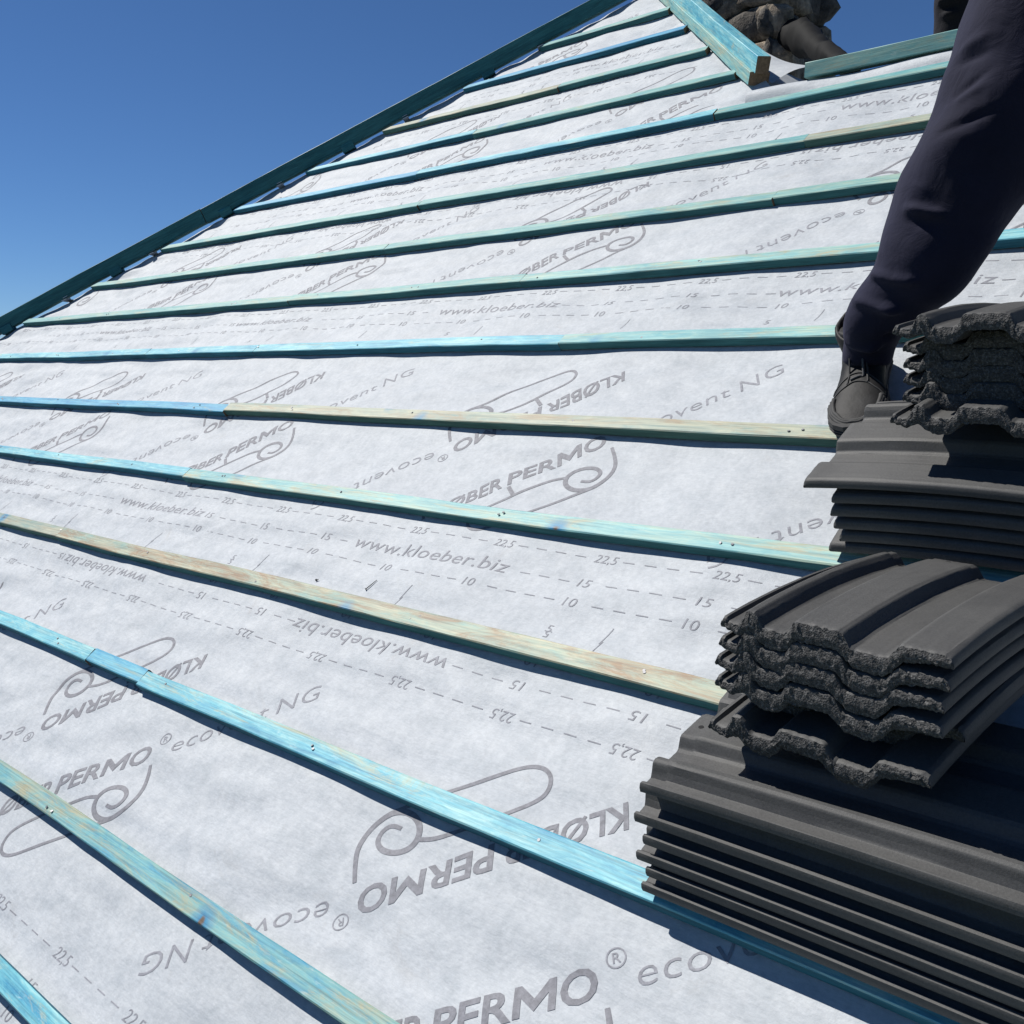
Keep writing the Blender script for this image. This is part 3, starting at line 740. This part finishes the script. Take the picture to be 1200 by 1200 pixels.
def boot_meshes(toe, heel, foot_up, name_parent, sole_th=0.022, h_collar=0.135, wide=0.052):
    """leather boot from heel to toe: upper, sole, as two meshes in roof coordinates"""
    toe, heel = Vector(toe), Vector(heel); d = (toe - heel); L = d.length; d.normalize(); z = (foot_up - d * foot_up.dot(d)).normalized(); y = z.cross(d)
    def P(a, b_, c): return heel + d * (a * L) + y * b_ + z * c
    # upper: stations along the foot: (pos, half width, top height)
    st = [(-.01, .026, .135), (.04, .036, .148), (.12, .040, .150), (.24, .041, .140), (.34, .041, .112), (.46, .043, .090), (.60, .048, .076), (.74, .051, .064), (.86, .047, .055), (.95, .034, .044), (1.0, .014, .030)]
    V = []; F = []; n = 22
    for (a, w, top) in st:
        w *= wide / .052; top *= h_collar / .135
        for k in range(n):
            t = 2 * math.pi * k / n; cx, cz = math.cos(t), math.sin(t)
            ex = abs(cx) ** 0.75 * (1 if cx > 0 else -1); ez = abs(cz) ** 0.8 * (1 if cz > 0 else -1)
            zz_ = (sole_th * 0.7 + top) / 2 + ez * (top - sole_th * 0.7) / 2
            squeeze = 1 - 0.25 * max(0, ez) * (1 if a > .3 else .4)
            V.append(P(a, ex * w * squeeze, zz_))
    m = len(st)
    for i in range(m - 1):
        for k in range(n):
            k2 = (k + 1) % n; F.append((i * n + k, (i + 1) * n + k, (i + 1) * n + k2, i * n + k2))
    F.append(tuple(range(n))); F.append(tuple((m - 1) * n + k for k in reversed(range(n))))
    up = (V, F)
    V = []; F = []; prof = [(-.02, .022), (.02, .034), (.10, .040), (.30, .037), (.45, .041), (.62, .050), (.78, .053), (.90, .047), (.97, .036), (1.02, .016)]
    left = [(a, w * wide / .052) for a, w in prof]; loop = left + [(a, -w) for a, w in reversed(left)]
    lev = [(0, .96), (.006, 1.0), (sole_th * .45, 1.03), (sole_th * .5, .985), (sole_th * .72, 1.03), (sole_th * .78, .99), (sole_th, 1.03), (sole_th * 1.35, 1.0)]
    for (zz_, f) in lev:
        for (a, w) in loop: V.append(P(.5 + (a - .5) * (1 + (f - 1) * .5), w * f, zz_ + 0.012 * max(0, a - .75) * 2))
    q = len(loop)
    for j in range(len(lev) - 1):
        for k in range(q):
            k2 = (k + 1) % q; F.append((j * q + k, j * q + k2, (j + 1) * q + k2, (j + 1) * q + k))
    F.append(tuple(reversed(range(q)))); F.append(tuple((len(lev) - 1) * q + k for k in range(q)))
    sh_ = tube([P(.20, 0, .045), P(.185, 0, h_collar * .8), P(.165, 0, h_collar * 1.12)], [.046, .043, .047], 20, True, flat=1.12, ref=y, sub=5)
    return up, (V, F), P, sh_

def add_boot(parent, toe, heel, up, label=None, **kw):
    u, s_, P, sh_ = boot_meshes(toe, heel, up, parent, **kw)
    me = remesh([u, sh_], 0.0055, 'boot'); me.materials.append(M_boot); me.polygons.foreach_set('use_smooth', [True] * len(me.polygons))
    o = bpy.data.objects.new('boot', me); col.objects.link(o); o.parent = parent
    so = mesh('sole', s_[0], s_[1], [M_sole], False, o)
    # padded collar ring and tongue
    hc = kw.get('h_collar', .135) * 1.10
    V = []; F = []; nn = 24
    for lv, (gr, dz) in enumerate(((1.0, -.034), (1.05, -.020), (1.09, -.006), (1.06, .006), (.95, .010), (.86, .002), (.80, -.012))):
        for k in range(nn):
            a = 2 * math.pi * k / nn; bk_ = max(0, -math.cos(a))
            V.append(P(.165 + (.180 + .03 * bk_) * gr * math.cos(a), .0475 * gr * math.sin(a), hc + .016 * bk_ ** 2.5 - .012 * max(0, math.cos(a)) + dz))
    for lv in range(6):
        for k in range(nn):
            k2 = (k + 1) % nn; F.append((lv * nn + k, lv * nn + k2, (lv + 1) * nn + k2, (lv + 1) * nn + k))
    mesh('collar', V, F, [M_boot], True, o)
    # toe bumper ribs, stitched cap and laces, laid on the leather
    from mathutils.bvhtree import BVHTree
    bv = BVHTree.FromPolygons([v.co.copy() for v in me.vertices], [tuple(f.vertices) for f in me.polygons])
    def lay(pts, r_, name, mt_):
        out = []
        for q in pts:
            l_, n_, i_, d_ = bv.find_nearest(q); out.append(l_ + n_ * r_ * .35)
        V, F = tube(out, [r_] * len(out), 7, True, ref=up, sub=2); mesh(name, V, F, [mt_], True, o)
    for q in range(4):
        zt_ = .036 + .012 * q; a0 = .76 - .015 * q
        pts = [P(a0 + .30 * math.sin(t_), .066 * math.cos(t_), zt_ + .006 * math.sin(t_)) for t_ in np.linspace(0.0, math.pi, 17)]
        lay(pts, .0048, 'toe_rib', M_sole)
    for a_ in (.70, .62):
        lay([P(a_ - .05 * math.sin(t_), .07 * math.cos(t_), .03 + .10 * math.sin(t_)) for t_ in np.linspace(0.1, math.pi - .1, 15)], .0016, 'seam', M_sole)
    for q in range(5):
        a_ = .40 + .055 * q
        lay([P(a_ + .020 * (j - 3) / 3 * (1 if q % 2 else -1), .026 * (j - 3) / 3, .14) for j in range(7)], .0026, 'lace', M_lace)
    lay([P(.66 - .30 * u_, .031, .12) for u_ in np.linspace(0, 1, 9)], .0020, 'seam', M_sole); lay([P(.66 - .30 * u_, -.031, .12) for u_ in np.linspace(0, 1, 9)], .0020, 'seam', M_sole)
    return o

def cloth_mesh(parts, voxel, name, folds, mt, amp=0.006):
    me = remesh(parts, voxel, name); me.materials.append(mt)
    me.polygons.foreach_set('use_smooth', [True] * len(me.polygons))
    n = len(me.vertices); co = np.empty(n * 3); me.vertices.foreach_get('co', co); co = co.reshape(-1, 3)
    no = np.empty(n * 3); me.vertices.foreach_get('normal', no); no = no.reshape(-1, 3)
    d = np.zeros(n)
    w1 = Waves(61, 18, .09, .28, 3); d += amp * 0.55 * w1(co[:, 0], co[:, 1], co[:, 2])
    for (a, b_, width, depth) in folds:                # soft ridges along segments a-b
        a = np.array(a); b_ = np.array(b_); ab = b_ - a; t = np.clip(((co - a) @ ab) / (ab @ ab), 0, 1)
        dist = np.linalg.norm(co - (a + t[:, None] * ab), axis=1)
        fade = np.sin(np.pi * np.clip(t, 0.04, 0.96)) ** 0.5
        d += (1.7 if depth > 0 else 0.8) * depth * np.exp(-(dist / width) ** 2) * fade
    co = co + no * d[:, None]
    me.vertices.foreach_set('co', co.ravel()); me.update(); return me

def human(name, label, J, cloth, hair=True, legs_r=None, folds=(), voxel=0.011, sleeve=True):
    """J: joints in roof coordinates; one continuous body, clothes and boots as its children"""
    verts = []; edges = []; rad = []
    def add(p, r_, par=None):
        verts.append(Vector(p)); rad.append(r_); i = len(verts) - 1
        if par is not None: edges.append((par, i))
        return i
    up = (J['neck'] - J['pelvis']).normalized()
    pe = add(J['pelvis'], .11); sp = add(J['pelvis'].lerp(J['neck'], .45), .105, pe); ch = add(J['pelvis'].lerp(J['neck'], .82), .11, sp); ne = add(J['neck'], .05, ch)
    hd = (J['head'] - J['neck']).normalized()
    h1 = add(J['neck'] + hd * .06, .052, ne); h2 = add(J['neck'] + hd * .13, .078, h1); h3 = add(J['neck'] + hd * .20, .086, h2); add(J['neck'] + hd * .255, .05, h3)
    for s_ in ('r', 'l'):
        hp = add(J['hip_' + s_], .085, pe); kn = add(J['knee_' + s_], .045, hp); an = add(J['ankle_' + s_], .030, kn); add(J['toe_' + s_].lerp(J['ankle_' + s_], .5), .020, an)
        sh = add(J['sh_' + s_], .052, ch); el = add(J['el_' + s_], .038, sh); wr = add(J['wr_' + s_], .026, el)
        hv = (J['hand_' + s_] - J['wr_' + s_]).normalized(); pn = J['palm_' + s_].normalized(); sd = hv.cross(pn).normalized()
        pm = add(J['wr_' + s_] + hv * .05, .028, wr)
        for f in range(4):
            b0 = add(J['wr_' + s_] + hv * .085 + sd * (.027 - .018 * f), .0095, pm); ln = (.040, .046, .043, .033)[f]
            b1 = add(verts[b0] + (hv * .9 + pn * .45).normalized() * ln, .0085, b0); add(verts[b1] + (hv * .35 + pn * .95).normalized() * ln * .8, .0075, b1)
        t0 = add(J['wr_' + s_] + hv * .035 + sd * .033, .012, pm); t1 = add(verts[t0] + (hv * .6 + sd * .7 + pn * .3).normalized() * .035, .0095, t0); add(verts[t1] + (hv * .8 + pn * .6).normalized() * .028, .008, t1)
    me = bpy.data.meshes.new(name); me.from_pydata([tuple(v) for v in verts], edges, []); o = bpy.data.objects.new(name, me); col.objects.link(o)
    sk = o.modifiers.new('skin', 'SKIN'); sv = me.skin_vertices[0].data
    for v_, r_ in zip(sv, rad): v_.radius = (r_, r_)
    sv[0].use_root = True
    ss = o.modifiers.new('sub', 'SUBSURF'); ss.levels = 2; ss.render_levels = 2
    dg = bpy.context.evaluated_depsgraph_get(); dg.update(); m2 = bpy.data.meshes.new_from_object(o.evaluated_get(dg)); bpy.data.objects.remove(o)
    # face: push a nose, brow, eye hollows and mouth out of the head
    c = J['neck'] + hd * .185; fw = J['face'].normalized(); fw = (fw - hd * fw.dot(hd)).normalized(); sd = hd.cross(fw)
    for v in m2.vertices:
        q = v.co - c
        if q.length > .2: continue
        a, b_, z_ = q.dot(sd), q.dot(fw), q.dot(hd)
        if b_ > 0.03:
            k_ = .030 * math.exp(-(a / .014) ** 2 - ((z_ + .02) / .022) ** 2) - .010 * math.exp(-((abs(a) - .032) / .014) ** 2 - ((z_ - .012) / .012) ** 2) + .007 * math.exp(-((a) / .03) ** 2 - ((z_ + .066) / .010) ** 2) + .006 * math.exp(-(a / .05) ** 2 - ((z_ - .032) / .01) ** 2)
            v.co += fw * k_
        if abs(abs(a) - .08) < .02 and abs(z_) < .03 and abs(b_) < .02: v.co += sd * (.018 if a > 0 else -.018)
    m2.name = name; m2.materials.append(M_skin); m2.polygons.foreach_set('use_smooth', [True] * len(m2.polygons))
    o = bpy.data.objects.new(name, m2); col.objects.link(o); o.matrix_world = ROT
    tag(o, label, 'person')
    # trousers
    parts = []
    for s_ in ('r', 'l'):
        pts, rr = legs_r[s_]
        parts.append(tube(pts, rr, 28, True, ref=Vector((0.9, 0.3, 0.2))))
    mid = (J['hip_r'] + J['hip_l']) / 2
    parts.append(tube([J['hip_r'] + (J['hip_r'] - mid) * .15, mid, J['hip_l'] + (J['hip_l'] - mid) * .15], [.135, .15, .135], 24, True, ref=up))
    parts.append(tube([mid - up * .05, mid + up * .16], [.155, .145], 24, True, ref=J['face']))
    tm = cloth_mesh(parts, voxel, 'trousers', folds, cloth[0]); to = bpy.data.objects.new('trousers', tm); col.objects.link(to); to.parent = o
    # jumper
    parts = [tube([mid + up * .06, J['pelvis'].lerp(J['neck'], .45), J['pelvis'].lerp(J['neck'], .85), J['neck'] + up * .01], [.15, .155, .165, .075], 24, True, ref=J['face'])]
    for s_ in ('r', 'l'):
        parts.append(tube([J['neck'].lerp(J['sh_' + s_], .25) - up * .04, J['sh_' + s_], J['el_' + s_], J['wr_' + s_].lerp(J['el_' + s_], .06)], [.085, .082, .062, .043], 18, True, ref=J['face']))
    jm = cloth_mesh(parts, 0.016, 'jumper', (), cloth[1]); jo = bpy.data.objects.new('jumper', jm); col.objects.link(jo); jo.parent = o
    V, F = ball(J['neck'] + hd * .205 - fw * .014, .088, .096, .088, Matrix((sd, fw, hd)).transposed()); keep = []
    V2 = [v for v in V]
    F2 = [f for f in F if all(((V[i] - c).dot(hd) > .035) or ((V[i] - c).dot(fw) < -.02 and (V[i] - c).dot(hd) > -.06) for i in f)]
    ho = mesh('hair', V2, F2, [M_hair], True, o)
    return o

# worker one: only the right leg is in the picture, the rest leans over the far pile to the right
legR = [at(1017, 424, 2.105), at(1021, 400, 2.09), at(1031, 368, 2.05), at(1060, 334, 2.01), at(1088, 298, 1.97), at(1124, 230, 1.94), at(1155, 170, 1.92), at(1190, 85, 1.91), at(1222, 0, 1.90), at(1250, -95, 1.90)]
radR = [.043, .050, .066, .079, .096, .110, .114, .122, .130, .135]
hipr = legR[-1]; kneer = legR[6]; ankr = Vector((-.945, 1.668, .078))
hipl = hipr + Vector((.24, .05, -.01)); toe2 = Vector((-.735, 2.10, .036)); heel2 = Vector((-.62, 2.34, .036))
ankl = heel2.lerp(toe2, .18) + Vector((0, 0, .10)); kneel = hipl.lerp(ankl, .5) + FWD * .10 + Vector((.02, 0, 0))
legL = [ankl + Vector((0, 0, .02)), ankl.lerp(kneel, .12), ankl.lerp(kneel, .5), kneel, kneel.lerp(hipl, .5), hipl]
pel = (hipr + hipl) / 2 + UPW * .06
neck = pel + (UPW * .62 + FWD * .78).normalized() * .5 + SIDE * .12
J = dict(pelvis=pel, neck=neck, head=neck + (UPW * .5 + FWD * .8), face=FWD * .5 - UPW * .8 + SIDE * .1, hip_r=hipr, hip_l=hipl, knee_r=kneer, knee_l=kneel, ankle_r=ankr, ankle_l=ankl,
         toe_r=Vector((-.924, 1.585, .052)), toe_l=toe2, sh_r=neck - SIDE * .19 - (UPW * .5 + FWD * .6) * .06, sh_l=neck + SIDE * .19 - (UPW * .5 + FWD * .6) * .06)
hand_r, hand_l = Vector((-.30, 1.55, .46)), Vector((-.14, 1.72, .40))
for s_, hnd in (('r', hand_r), ('l', hand_l)):
    sh = J['sh_' + s_]; w_ = sh + (hnd - sh) * min(1.0, .56 / (hnd - sh).length) if (hnd - sh).length > .58 else hnd
    J['wr_' + s_] = w_; J['el_' + s_] = sh.lerp(w_, .52) + FWD * .05 + SIDE * (.09 if s_ == 'l' else .06); J['hand_' + s_] = w_ + (w_ - J['el_' + s_]); J['palm_' + s_] = Vector((-.2, -.3, -.9))
F1 = [(at(1070, 205, 1.86), at(1150, 250, 1.80), .009, -.010), (at(1078, 180, 1.86), at(1210, 128, 1.76), .010, .013), (at(1082, 172, 1.86), at(1200, 150, 1.77), .010, -.008), (at(1090, 150, 1.87), at(1150, 100, 1.78), .009, .011), (at(1090, 165, 1.87), at(1190, 112, 1.78), .009, -.010),
      (at(1118, 60, 1.88), at(1180, 20, 1.78), .010, .010), (at(1118, 75, 1.88), at(1180, 45, 1.78), .010, -.009), (at(1040, 250, 1.92), at(1105, 268, 1.85), .009, -.008), (at(1045, 240, 1.92), at(1110, 252, 1.85), .009, .007), (at(1020, 335, 1.97), at(1075, 352, 1.90), .009, -.012), (at(1003, 352, 2.02), at(1060, 366, 1.95), .010, .014),
      (at(1060, 215, 1.90), at(1120, 226, 1.80), .011, .010), (at(1120, 110, 1.86), at(1190, 50, 1.77), .008, -.010), (at(1108, 120, 1.86), at(1190, 72, 1.77), .009, .010), (at(1010, 385, 2.06), at(1050, 398, 2.0), .008, -.012), (at(998, 398, 2.07), at(1052, 414, 2.0), .008, .009), (at(1000, 372, 2.05), at(1060, 384, 1.99), .008, .010), (at(1010, 320, 2.0), at(1080, 330, 1.9), .009, .008), (at(1035, 300, 1.97), at(1110, 285, 1.88), .009, .007)]
p1 = human('person', 'worker in navy trousers and black boots standing on the battens beside the far tile pile', J, (M_navy, M_navy), legs_r={'r': (legR, radR), 'l': (legL, [.05, .066, .088, .108, .125, .135])}, folds=F1, voxel=0.0065)
add_boot(p1, (-.886, 1.436, .034), (-.960, 1.715, .012), Vector((0.02, 0, 1)), wide=.056, h_collar=.105)
add_boot(p1, toe2, heel2, Vector((0, 0, 1)))

# worker two: stands on the back slope behind the low ridge, only a shin shows
base2 = at(1116, 52, 3.55) ; ax0 = base2
an = ROT.inverted() @ (ROT @ ax0 + Vector((0, 0, -.12)))
W = UPW; BACK = -FWD
ankr = ax0 - W * .10; hipr = ankr + W * .80 - FWD * 0.02; kneer = ankr + W * .42 + FWD * .03
ankl = ankr + SIDE * .24 - FWD * .05; hipl = hipr + SIDE * .20; kneel = ankl + W * .42 + FWD * .03
pel = (hipr + hipl) / 2 + W * .06; neck = pel + W * .52
J = dict(pelvis=pel, neck=neck, head=neck + W, face=FWD, hip_r=hipr, hip_l=hipl, knee_r=kneer, knee_l=kneel, ankle_r=ankr, ankle_l=ankl, toe_r=ankr + SIDE * .14 - FWD * .06 - W * .05, toe_l=ankl + SIDE * .14 - FWD * .06 - W * .05,
         sh_r=neck - SIDE * .19 - W * .06, sh_l=neck + SIDE * .19 - W * .06)
for s_, sg in (('r', -1), ('l', 1)):
    J['el_' + s_] = J['sh_' + s_] - W * .29 + SIDE * sg * .05; J['wr_' + s_] = J['el_' + s_] - W * .24 + FWD * .06; J['hand_' + s_] = J['wr_' + s_] - W * .1 + FWD * .02; J['palm_' + s_] = SIDE * -sg
mk = lambda a, k_, h_: ([a + W * .045, a + W * .085, a.lerp(k_, .5), k_, k_.lerp(h_, .5), h_], [.050, .056, .060, .068, .082, .098])
p2 = human('person', 'second worker in black standing behind the low ridge, only a shin in view', J, (M_black, M_black), legs_r={'r': mk(ankr, kneer, hipr), 'l': mk(ankl, kneel, hipl)},
           folds=[(at(1096, 18, 3.50), at(1130, 14, 3.45), .010, .014), (at(1096, 10, 3.50), at(1130, 6, 3.45), .008, -.010), (at(1098, 2, 3.50), at(1130, -4, 3.45), .008, .010)])
for a_ in (ankr, ankl): add_boot(p2, a_ + SIDE * .17 - FWD * .08 - W * .095, a_ - SIDE * .07 + FWD * .02 - W * .095, W)

# ------------------------------------------------------------------ chimney on the right slope of the high part
ch = bpy.data.objects.new('chimney', None); col.objects.link(ch)
tag(ch, 'stubby rubble stone chimney in brown and dark grey standing behind the right hip', 'chimney')
cc = ROT @ at(880, 30, 5.45)                # foot of the visible face
ch.location = cc
M_stone = simple('weathered_stone', (0.22, 0.18, 0.135), 0.9, nscale=20, var=0.8, bmp=0.8, bd=0.02); M_stone2 = simple('sooty_stone', (0.09, 0.08, 0.068), 0.9, nscale=25, var=0.6, bmp=0.8, bd=0.02)
M_lead = simple('dark_lead', (0.007, 0.0075, 0.008), 0.75, 0.0, nscale=14, var=0.3, bmp=0.2); M_lead.node_tree.nodes['Principled BSDF'].inputs['Specular IOR Level'].default_value = 0.12
M_mortar = simple('dark_mortar', (0.06, 0.052, 0.045), 0.95, nscale=60, var=0.4, bmp=0.6, bd=0.01)
def rock(c, sz, seed, mt, parent, name='stone'):
    bm = bmesh.new(); bmesh.ops.create_icosphere(bm, subdivisions=2, radius=1.0); r = np.random.RandomState(seed); w_ = Waves(seed, 10, .8, 2.2, 3)
    for v in bm.verts:
        p = np.array(v.co); p = np.sign(p) * np.abs(p) ** 0.62
        p *= 1 + .09 * float(w_(*p)); v.co = Vector(p * np.array(sz) / 2)
    me = bpy.data.meshes.new(name); bm.to_mesh(me); bm.free(); me.materials.append(mt); me.polygons.foreach_set('use_smooth', [True] * len(me.polygons))
    o = bpy.data.objects.new(name, me); col.objects.link(o); o.parent = parent; o.location = c; o.rotation_euler = (r.uniform(-.2, .2), r.uniform(-.2, .2), r.uniform(-.2, .2)); return o
CW, CD, CHH = 0.56, 0.50, 1.1
core = mesh('core', [(x * CW / 2 * .86, y * CD / 2 * .86, z) for z in (-.45, CHH) for (x, y) in ((-1, -1), (1, -1), (1, 1), (-1, 1))], [(0, 1, 5, 4), (1, 2, 6, 5), (2, 3, 7, 6), (3, 0, 4, 7), (4, 5, 6, 7)], [M_mortar], False, ch)
sd_ = 0; z = -.36
while z < CHH:
    hgt = rng.uniform(.14, .21)
    for side in range(4):
        t = -0.5
        while t < 0.48:
            wd = min(rng.uniform(.17, .34), .54 - t); cmid = t + wd / 2
            if side % 2 == 0: c_ = ((cmid) * CW, (-1 if side == 0 else 1) * CD * .46, z + hgt / 2); sz = (wd * CW * 1.05 * 1.9, .10, hgt * 1.02)
            else: c_ = ((-1 if side == 1 else 1) * CW * .46, cmid * CD, z + hgt / 2); sz = (.10, wd * CD * 1.9 * 1.05, hgt * 1.02)
            sz = tuple(min(q, .30) for q in sz)
            rock(c_, sz, 300 + sd_, M_stone if rng.random() < .65 else M_stone2, ch); sd_ += 1; t += wd
    z += hgt
# lead saddle running down from the chimney to the low ridge
pA, pB, pC, pD = [ROT @ at(*q) - cc for q in ((915, 40, 5.2), (942, 44, 4.9), (966, 62, 4.4), (1000, 80, 3.8))]
V, F = tube([pA, pB, pC, pD], [.06, .075, .045, .03], 18, True, ref=Vector((0, 0, 1)), sub=10)
wl_ = Waves(88, 14, .06, .2, 3); V = [v + Vector((0, 0, .008 * float(wl_(*v)))) for v in V]
mesh('lead_flashing', V, F, [M_lead], True, ch)

fa, fb_, fc, fd_ = [at(*q) for q in ((862, 50, 4.75), (955, 80, 3.95), (905, 99, 3.80), (845, 72, 4.5))]
vs = []; fs = []
for j in range(9):
    for i in range(25):
        u, v = i / 24, j / 8; q = (fa * (1 - u) + fb_ * u) * (1 - v) + (fd_ * (1 - u) + fc * u) * v
        vs.append(q + UPW * (0.010 * math.sin(u * 7 + v * 2) + .012 * math.sin(math.pi * v)))
for j in range(8):
    for i in range(24):
        k = j * 25 + i; fs.append((k, k + 1, k + 26, k + 25))
mesh('underlay_flap', vs, fs, [M_under], True, roof)

# ------------------------------------------------------------------ small dropped things on the underlay
def on(x, s): return float(hm(np.array([x]), np.array([s]))[0])
def loose_nail(x, s, ang, L, label):
    V, F = tube([(0, 0, .003), (L, 0, .004)], [.0012, .0008], 8, True, ref=Vector((0, 0, 1)), sub=1)
    V2, F2 = tube([(-.001, 0, .003), (.001, 0, .003)], [.0028, .0028], 10, True, ref=Vector((0, 0, 1)), sub=1)
    o = mesh('loose_nail', V + V2, F + [tuple(i + len(V) for i in f) for f in F2], [M_darknail], False)
    M = Matrix.Translation((x, s, on(x, s))) @ Matrix.Rotation(ang, 4, 'Z'); o.matrix_world = ROT @ M
    tag(o, label, 'nail')
loose_nail(-1.885, .868, 1.2, .034, 'short dark nail lying on the underlay above the weathered tan batten')
loose_nail(-2.07, .860, .4, .008, 'tiny dark nail head lying left of the short nail on the underlay')
